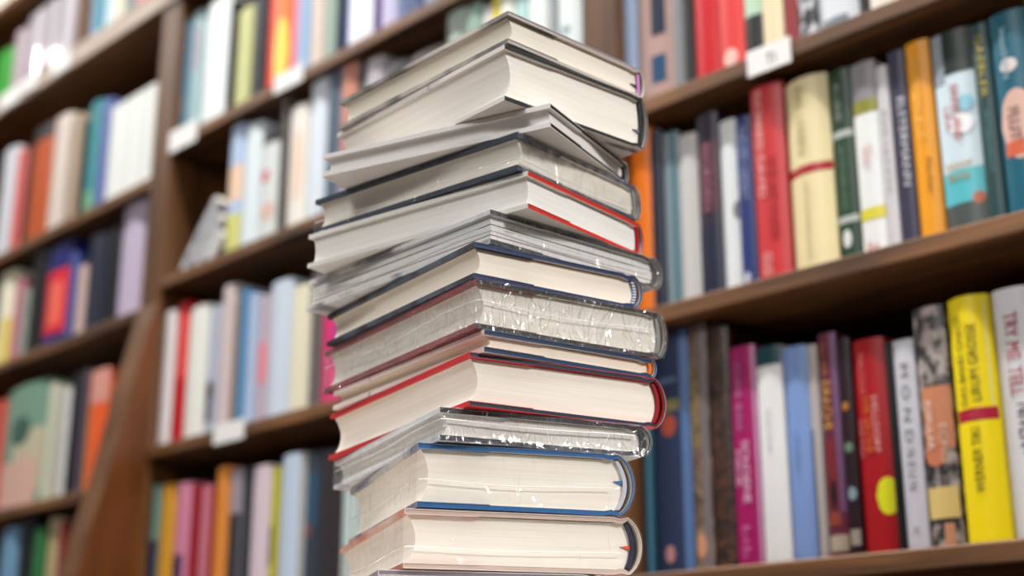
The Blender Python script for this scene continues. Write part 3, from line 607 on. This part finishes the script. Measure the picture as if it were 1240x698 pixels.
# ------------------------------------------------------------------ the stack of hardcovers
def stack_book(spec):
    X, Y, Z, psi, W, L, T, bu = spec['geo']
    root = thing('hardcover_book', spec['label'], 'book', (X, Y, Z + CZ), (spec.get('tx', 0), spec.get('ty', 0), math.radians(psi)), 'hardcovers in the tall stack')
    wrap = spec.get('wrap'); g = .0007 if wrap else .0002
    z0, z1 = g, T - g
    mp = lambda p, a: (p[0], a, p[1])
    bt, jt = .0026, .0005; jk = spec['jacket']; bd = spec['board']; jedge = spec.get('jedge', flat((226, 222, 216)))
    N = 17
    def spine(off):           # right-hand outline from bottom to top, shrunk by off
        pts = []
        hz = (z1 - z0) / 2 - off; zc = (z0 + z1) / 2
        for i in range(N):
            t = -1 + 2 * i / (N - 1)
            ph = t * 1.12
            x = W - .001 + (bu - off + .001) * (math.cos(ph) - math.cos(1.12)) / (1 - math.cos(1.12))
            pts.append((x, zc + hz * math.sin(ph) / math.sin(1.12)))
        return pts
    def outline(off):         # fore-edge bottom -> hinge groove -> spine -> hinge groove -> fore-edge top
        gd = .0011
        lo = [(off, z0 + off), (W - .012, z0 + off), (W - .007, z0 + off + gd), (W - .004, z0 + off + gd * .6)]
        hi = [(x, z0 + z1 - z) for x, z in lo][::-1]
        return lo + spine(off if off <= jt else jt + .0013) + hi
    # boards
    o_, i_ = outline(jt), outline(jt + bt)
    i_[0] = (jt, i_[0][1]); i_[-1] = (jt, i_[-1][1])
    b = MB(); b.shell(o_, i_, .0006, L - .0006, mp, bd, bd, spec.get('paste', flat((226, 218, 206)))); b.build('cover', root)
    # dust jacket: thin sheet round the outside, folded in over the fore-edges
    o_, i_ = outline(0), outline(jt * .96)
    fl = .05
    o_ = [(fl, z0 + bt + 2 * jt), (.0, z0 + bt + 2 * jt)] + o_ + [(.0, z1 - bt - 2 * jt), (fl, z1 - bt - 2 * jt)]
    i_ = [(fl, z0 + bt + 1.2 * jt), (jt * .9, z0 + bt + 1.2 * jt)] + i_ + [(jt * .9, z1 - bt - 1.2 * jt), (fl, z1 - bt - 1.2 * jt)]
    b = MB(); b.shell(o_, i_, 0, L, mp, jk, jedge, flat((226, 222, 216))); b.build('dust_jacket', root)
    # page block with concave fore-edge and rounded back
    zb, zt = z0 + bt + 2.1 * jt, z1 - bt - 2.1 * jt; hz = (zt - zb) / 2; zc = (zb + zt) / 2
    con = spec.get('con', min(.16 * T, .0056)); n = 19
    lv = [zb + (zt - zb) * i / (n - 1) for i in range(n)]
    lf = lambda l: .0027 + con * (1 - ((l - zc) / hz) ** 2)
    bub = max(bu - .0040, .001)
    rt = lambda l: W - .0032 + bub * (1 - ((l - zc) / hz) ** 2)
    b = MB(); b.block(lf, rt, lv, .0036, L - .0036, mp, spec['pages']); pg = b.build('page_block', root)
    # headbands at head and tail
    if spec.get('head'):
        for a0, a1 in ((.0016, .0062), (L - .0062, L - .0016)):
            hb = MB(); k = 15; hzz = hz * .96
            outp = [(rt(zc + hzz * t) + .0022, zc + hzz * t) for t in [-1 + 2 * i / (k - 1) for i in range(k)]]
            inp = [(rt(zc + hzz * t) - .0006, zc + hzz * t) for t in [-1 + 2 * i / (k - 1) for i in range(k)]]
            hb.shell(outp, inp, a0, a1, mp, spec['head'], spec['head'], spec['head']); hb.build('headband', root)
    if spec.get('ribbon'):
        fr, rc = spec['ribbon']; zz = zb + (zt - zb) * fr; x1 = rt(zz) - .0005
        rb = MB(); m = flat(rc, .5)
        rb.add([(x1, .0037, zz - .0015), (x1, .0037, zz + .0015), (x1 - .007, .0037, zz + .0006), (x1, .0022, zz - .0015), (x1, .0022, zz + .0015), (x1 - .007, .0028, zz + .0006)],
               [(0, 1, 2), (3, 5, 4), (0, 3, 4, 1), (1, 4, 5, 2), (2, 5, 3, 0)], m)
        rb.build('bookmark_ribbon', root, smooth=False)
    if wrap:
        fm = film(**wrap['film']); pf = wrap.get('pf', 60)
        k = 15; zc2 = T / 2
        outl = [(-.0008, .0003), (W * .5, .0003), (W - .003, .0003)] + [(x + .0007, zc2 + (z - zc2)) for x, z in spine(0)] + [(W - .003, T - .0003), (W * .5, T - .0003), (-.0008, T - .0003)]
        # finely divided fore-edge and head film so that it can pucker
        rnd = random.Random(spec['seed'])
        w = MB(); m = len(outl); ny = 26
        cap = 14; amp = wrap.get('amp', .0012)
        vs = []; fs = []
        for j in range(ny + 1):
            y = -.0008 + (L + .0016) * j / ny
            for x, z in outl: vs.append((x, y, z))
        for j in range(ny):
            for i in range(m - 1): fs.append((j * m + i, j * m + i + 1, (j + 1) * m + i + 1, (j + 1) * m + i))
        w.add(vs, fs, fm)
        # fore-edge sheet
        vs = []; fs = []; nz = 12; nyy = 60
        for j in range(nyy + 1):
            for q in range(nz + 1):
                e = math.sin(math.pi * q / nz) * min(1, math.sin(math.pi * j / nyy) * 3)
                yv = -.0008 + (L + .0016) * j / nyy; zv = .0003 + (T - .0006) * q / nz
                vs.append((-.0008 + e * amp * (1.2 + 1.2 * noise.noise(Vector((yv * pf * 3, zv * pf * .7, spec['seed'])))), yv, zv))
        for j in range(nyy):
            for q in range(nz): fs.append((j * (nz + 1) + q, j * (nz + 1) + q + 1, (j + 1) * (nz + 1) + q + 1, (j + 1) * (nz + 1) + q))
        w.add(vs, fs, fm)
        # head and tail sheets
        for yy, sg in ((-.0008, 1), (L + .0008, -1)):
            vs = []; fs = []; nx = 44; sp = spine(0)
            for j in range(nx + 1):
                for q in range(nz + 1):
                    z = .0003 + (T - .0006) * q / nz; xr = W + bu * math.sqrt(max(0, 1 - ((z - zc2) / (T / 2)) ** 2)) + .0004
                    u = j / nx; x = -.0008 + (xr + .0008) * u
                    e = math.sin(math.pi * q / nz) * min(1, math.sin(math.pi * u) * 4)
                    vs.append((x, yy + sg * e * amp * (1.2 + 1.2 * noise.noise(Vector((x * pf, z * pf * 1.3, spec['seed'] + 5)))) * .8, z))
            for j in range(nx):
                for q in range(nz): fs.append((j * (nz + 1) + q, (j + 1) * (nz + 1) + q, (j + 1) * (nz + 1) + q + 1, j * (nz + 1) + q + 1))
            w.add(vs, fs, fm)
        wo = w.build('shrink_wrap', root, ang=1.2)
        wo['label'] = 'clear wrinkled plastic film'
        for fz, amp2 in wrap.get('seams', ()):
            sm = MB(); pts = []
            for j in range(40):
                y = L * (1 - j / 39); pts.append((-.0006 + .0004 * rnd.random() + amp * .8, y, T * (fz + amp2 * math.sin(j * .21 + 1))))
            for j in range(1, 36):
                x = W * .96 * j / 35; pts.append((x, -.0006 + .0004 * rnd.random() + amp * .3, T * (fz + amp2 * math.sin(1 - j * .16) * .8)))
            sm.tube(pts, wrap.get('sr', .00032), M_SEAM, 5); sm.build('film_seam', wo)
    return root
M_SEAM = flat((246, 246, 246), .2, k=.95, coat=.6)
ivory, cream, white, greyp = pages((243, 236, 226)), pages((244, 236, 224)), pages((241, 239, 235)), pages((230, 230, 229), ((.0088, .0004, (120, 70, 80)), (.0165, .0005, (90, 96, 100)), (.0215, .0003, (140, 146, 150))))
def fl(seed, strength=.5, haze=.05, scale=40, gain=1.0, crease=.3): return dict(seed=seed, strength=strength, haze=haze, scale=scale, gain=gain, crease=crease)
STACK = [
 dict(geo=(-.0859, .9263, .0625, 14.0, .150, .225, .0320, .006), label='mauve-grey hardcover at the very bottom of the stack, cut by the frame', jacket=flat((130, 124, 140)), board=flat((140, 134, 148)), pages=cream),
 dict(geo=(-.0698, .9267, .0945, 16.65, .1563, .2421, .0398, .0085), label='white-covered wrapped hardcover with salmon fore-edge and navy headband, low in the stack', jacket=mottled((206, 120, 96), (226, 190, 176), (8, 14, 8), .4, .6), board=flat((214, 190, 178)), jedge=flat((236, 230, 226)), pages=ivory, head=flat((28, 30, 66)), ribbon=(.47, (226, 90, 50)),
      wrap=dict(film=fl(3, .5, .015, 34, 1.3, .4), seams=((.36, .02),), amp=.0011)),
 dict(geo=(-.0621, .9287, .1343, 18.12, .1437, .2144, .0438, .0104), label='thick blue hardcover in glossy clear film, just above the lowest wrapped white book', jacket=mottled((100, 112, 140), (196, 190, 186), (6, 12, 6), .42, .55), board=flat((18, 104, 166)), jedge=flat((20, 110, 174), coat=.5), pages=ivory, head=flat((206, 206, 214)), ribbon=(.56, (50, 120, 190)),
      wrap=dict(film=fl(11, .6, .015, 30, 1.1, .45), seams=((.42, .03),), amp=.0014)),
 dict(geo=(-.0479, .9273, .1781, 24.38, .1539, .2298, .0237, .0070), label='slim dark navy hardcover in crinkled clear film under the red-edged book', jacket=mottled((110, 130, 150), (226, 226, 230), (6, 10, 40), .36, .46), board=flat((30, 32, 52)), jedge=flat((36, 38, 60)), pages=pages((230, 226, 222)), head=flat((30, 32, 50)),
      wrap=dict(film=fl(23, .9, .03, 60, 1.6, .6), seams=((.62, .04),), amp=.002, sr=.0005)),
 dict(geo=(-.0286, .9278, .2018, 30.02, .1535, .2373, .0375, .0087), label='thick cream-paged hardcover with bright red fore-edge cover, navy boards and red headband', jacket=flat((206, 46, 52)), board=flat((46, 52, 74)), jedge=flat((190, 60, 66)), pages=cream, head=flat((150, 14, 34)), paste=flat((206, 60, 60))),
 dict(geo=(-.0188, .9288, .2393, 33.46, .1461, .2260, .0160, .0035), label='thin navy hardcover with pale pink jacket and orange headband', jacket=mottled((60, 50, 56), (234, 214, 208), (3, 34, 3), .33, .38), board=flat((34, 66, 100)), jedge=flat((60, 84, 120)), pages=pages((240, 226, 210)), head=flat((240, 130, 40)), con=.004),
 dict(geo=(-.0247, .9287, .2553, 32.57, .1589, .2386, .0365, .0065), label='thick wrapped hardcover with dark red fore-edge cover and black boards', jacket=mottled((120, 36, 44), (178, 76, 80), (6, 18, 6), .35, .65), board=flat((22, 20, 24)), jedge=flat((60, 60, 64)), pages=pages((234, 228, 219)), head=flat((150, 148, 146)),
      wrap=dict(film=fl(31, .9, .02, 50, 1.8, .9), seams=((.55, .05),), amp=.0015)),
 dict(geo=(-.0261, .9301, .2918, 33.77, .1416, .2237, .0267, .0070), label='cream-paged navy hardcover with blue and white striped headband', jacket=mottled((30, 30, 40), (84, 88, 108), (3, 26, 3), .4, .55), board=flat((26, 56, 104)), jedge=flat((40, 70, 116)), pages=pages((245, 235, 220)), head=None),
 dict(geo=(-.0152, .9370, .3186, 41.46, .1678, .2287, .0267, .0079), label='grey-paged art book with black cover in clear film', jacket=mottled((104, 104, 108), (226, 226, 228), (6, 20, 30), .38, .5), board=flat((40, 44, 46)), jedge=flat((60, 62, 64)), pages=greyp, head=flat((50, 50, 54)), con=.001,
      wrap=dict(film=fl(41, .5, .03, 44, 1.0, .45), seams=((.5, .05),), amp=.0012)),
 dict(geo=(.0112, .9367, .3453, 51.44, .1424, .2221, .0283, .0053), label='white-jacketed hardcover with bright red board edges and spine', jacket=mottled((224, 190, 150), (234, 232, 226), (3, 30, 3), .28, .32), board=flat((226, 52, 36)), jedge=flat((222, 60, 44)), pages=white, head=flat((190, 20, 36)), paste=flat((230, 222, 216)), con=.002),
 dict(geo=(.0040, .9360, .3736, 49.39, .1438, .2139, .0301, .0057), label='navy hardcover in clear film beneath the thin white book', jacket=flat((52, 66, 84)), board=flat((54, 72, 104)), jedge=flat((66, 84, 112)), pages=pages((232, 226, 216)), head=flat((150, 150, 154)),
      wrap=dict(film=fl(53, .5, .02, 30, .9, .45), seams=((.3, .04),), amp=.0014)),
 dict(geo=(.0272, .9293, .4037, 60.97, .1306, .1990, .0186, .0028), label='thin white-jacketed hardcover turned furthest askew below the two top books', jacket=flat((232, 228, 226)), board=flat((30, 38, 40)), jedge=flat((226, 222, 220)), pages=pages((228, 224, 222)), head=flat((40, 46, 50)), paste=flat((222, 214, 210)), con=.003),
 dict(geo=(-.0053, .9257, .4225, 40.64, .1411, .2138, .0443, .0056), label='thickest hardcover with black-green boards, second from the top of the stack', jacket=mottled((40, 40, 44), (226, 218, 212), (3, 24, 3), .36, .41), board=flat((34, 44, 42)), jedge=flat((60, 68, 66)), pages=pages((241, 235, 226)), head=flat((40, 50, 50)), ribbon=(.32, (120, 124, 140)), paste=flat((222, 210, 204))),
 dict(geo=(-.0028, .9259, .4678, 42.36, .1412, .2073, .0262, .0044), tx=-.008, ty=.008, label='topmost hardcover of the stack with worn grey jacket and pink headband', jacket=mottled((70, 68, 66), (206, 196, 188), (16, 16, 16), .4, .62), board=flat((196, 188, 184)), jedge=flat((186, 178, 174)), pages=pages((240, 232, 218)), head=flat((216, 150, 214)), ribbon=(.4, (70, 72, 66))),
]
for i, s in enumerate(STACK):
    s['seed'] = i * 13 + 1
    r = stack_book(s)
    if i == 7:     # striped headband of blue and white threads
        X, Y, Z, psi, W, L, T, bu = s['geo']
        hb = MB(); wv = flat((236, 238, 240)); bl_ = flat((40, 84, 150)); k = 17
        zb, zt = .0026 + .00105, T - .0026 - .00105; hz = (zt - zb) / 2; zc = T / 2
        for q in range(k):
            t = -1 + 2 * (q + .5) / k; z = zc + hz * .95 * t; x = W - .0032 + (bu - .0040) * (1 - t * t)
            hb.box(x - .0006, x + .0021, .0016, .006, z - hz * .95 / k, z + hz * .95 / k, wv if q % 2 else bl_)
        hb.build('headband', r, smooth=False)
# ------------------------------------------------------------------ table under the stack
M_TABLE = wood('bounce_pale_table', (205, 196, 184), (226, 218, 208), (3, 30, 30), .4)  # unseen table kept pale so it bounces light onto the covers' undersides
tz = CZ + .0625
tb = thing('display_table', 'unseen display table, pale to bounce light up, carrying the stack of hardcovers', 'table', (.0, 1.10, 0), (0, 0, math.radians(20)))
b = MB(); b.box(-.30, .26, -.22, .26, tz - .028, tz, M_TABLE); b.build('table_top', tb, smooth=False)
for x in (-.27, .23):
    for y in (-.19, .23):
        b = MB(); b.box(x - .02, x + .02, y - .02, y + .02, 0, tz - .028, M_TABLE); b.build('leg', tb, smooth=False)
# ------------------------------------------------------------------ room shell
M_FLOOR = wood('shop_floor_wood', (52, 38, 27), (78, 59, 42), (1.2, 9, 9), .35)
M_WALL = flat((214, 206, 196), .8)
b = MB(); b.box(-5.5, 4.5, -3.5, 7.5, -.05, 0, M_FLOOR); tag(b.build('floor', smooth=False), kind='structure')
b = MB(); b.box(S_L - 4.5, S_R + .4, DEP + .014, DEP + .10, 0, 2.75, M_WALL); wl = b.build('wall_back', smooth=False); wl.location = wpos(0, 0, 0); wl.rotation_euler = (0, 0, WROT); tag(wl, kind='structure')
# ------------------------------------------------------------------ light
wd = bpy.data.worlds.new('shop_ambient'); bpy.context.scene.world = wd; wd.use_nodes = True
wt = wd.node_tree; bg = wt.nodes['Background']; bg.inputs[1].default_value = 1.0
wtc = nd(wt, 'ShaderNodeTexCoord'); wsx = nd(wt, 'ShaderNodeSeparateXYZ'); wcr = nd(wt, 'ShaderNodeValToRGB')
wt.links.new(wtc.outputs['Generated'], wsx.inputs[0]); wt.links.new(wsx.outputs['Z'], wcr.inputs[0])
e0, e1 = wcr.color_ramp.elements          # dim shop around, pale lit ceiling above
e0.position = .05; e0.color = (.13, .127, .123, 1); e1.position = .6; e1.color = (.40, .394, .388, 1)
wt.links.new(wcr.outputs[0], bg.inputs[0])
def area(name, loc, target, sx, sy, power, col=(1, .98, .955)):
    l = bpy.data.lights.new(name, 'AREA'); l.shape = 'RECTANGLE'; l.size = sx; l.size_y = sy; l.energy = power; l.color = col
    o = bpy.data.objects.new(name, l); C.objects.link(o); o.location = loc
    d = (Vector(target) - Vector(loc)); o.rotation_euler = d.to_track_quat('-Z', 'Y').to_euler()
    return o
# a rail of shop lamps running along the bookcase, just under the ceiling
mid = (S_L + S_R) / 2
rail = area('rail_light', wpos(mid, -.85, 4.0), wpos(mid, -.05, 1.2), 5.2, .10, 262, (1, .98, .955))
# make the rail's long side run along the shelves
zax = -(wpos(mid, -.05, 1.2) - wpos(mid, -.85, 4.0)).normalized(); xax = E1; yax = zax.cross(xax)
rail.rotation_euler = Matrix((xax, yax, zax)).transposed().to_euler()
area('unseen_stack_lamp', (2.0, -.7, 2.6), (0, 1.0, 1.0), .5, .5, 80)
area('unseen_stack_lamp', (-1.15, -.25, 2.2), (-.1, 1.1, 1.1), .5, .5, 22)  # added fill, no real fixture: brightens the left faces of the stack
# a bare bulb further down the shop: its reflection glints on the glossy spines of the grey series
ps_, pz_ = s_at(60, SHZ['A'] + .03, .014), SHZ['A'] + .03
pp = wpos(ps_, .014, pz_); vh = Vector((-pp.x, -pp.y, 0)); te = (CZ - pz_) / vh.length; vh.normalize()
nn = Matrix.Rotation(math.radians(12), 3, 'Z') @ (-IN)
rf = (2 * nn.dot(vh) * nn - vh); D_ = 2.0
bl = bpy.data.lights.new('pendant_bulb', 'POINT'); bl.energy = 27; bl.shadow_soft_size = .055; bl.color = (1, .97, .93)
bo = bpy.data.objects.new('pendant_bulb', bl); C.objects.link(bo); bo.location = pp + rf * D_ + Vector((0, 0, -te * D_))
# ------------------------------------------------------------------ camera
cd = bpy.data.cameras.new('camera'); cam = bpy.data.objects.new('camera', cd); C.objects.link(cam)
cam.location = (0, 0, CZ); cam.rotation_euler = (math.pi / 2 + TH, 0, 0)
cd.sensor_width = 36; cd.lens = F / 1240 * 36; cd.clip_start = .02
cd.dof.use_dof = True; cd.dof.focus_distance = .965; cd.dof.aperture_fstop = 3.8
sc = bpy.context.scene; sc.camera = cam
sc.view_settings.view_transform = 'Standard'; sc.view_settings.look = 'None'; sc.view_settings.gamma = 1; sc.view_settings.use_curve_mapping = False
sc.view_settings.exposure = 0.0
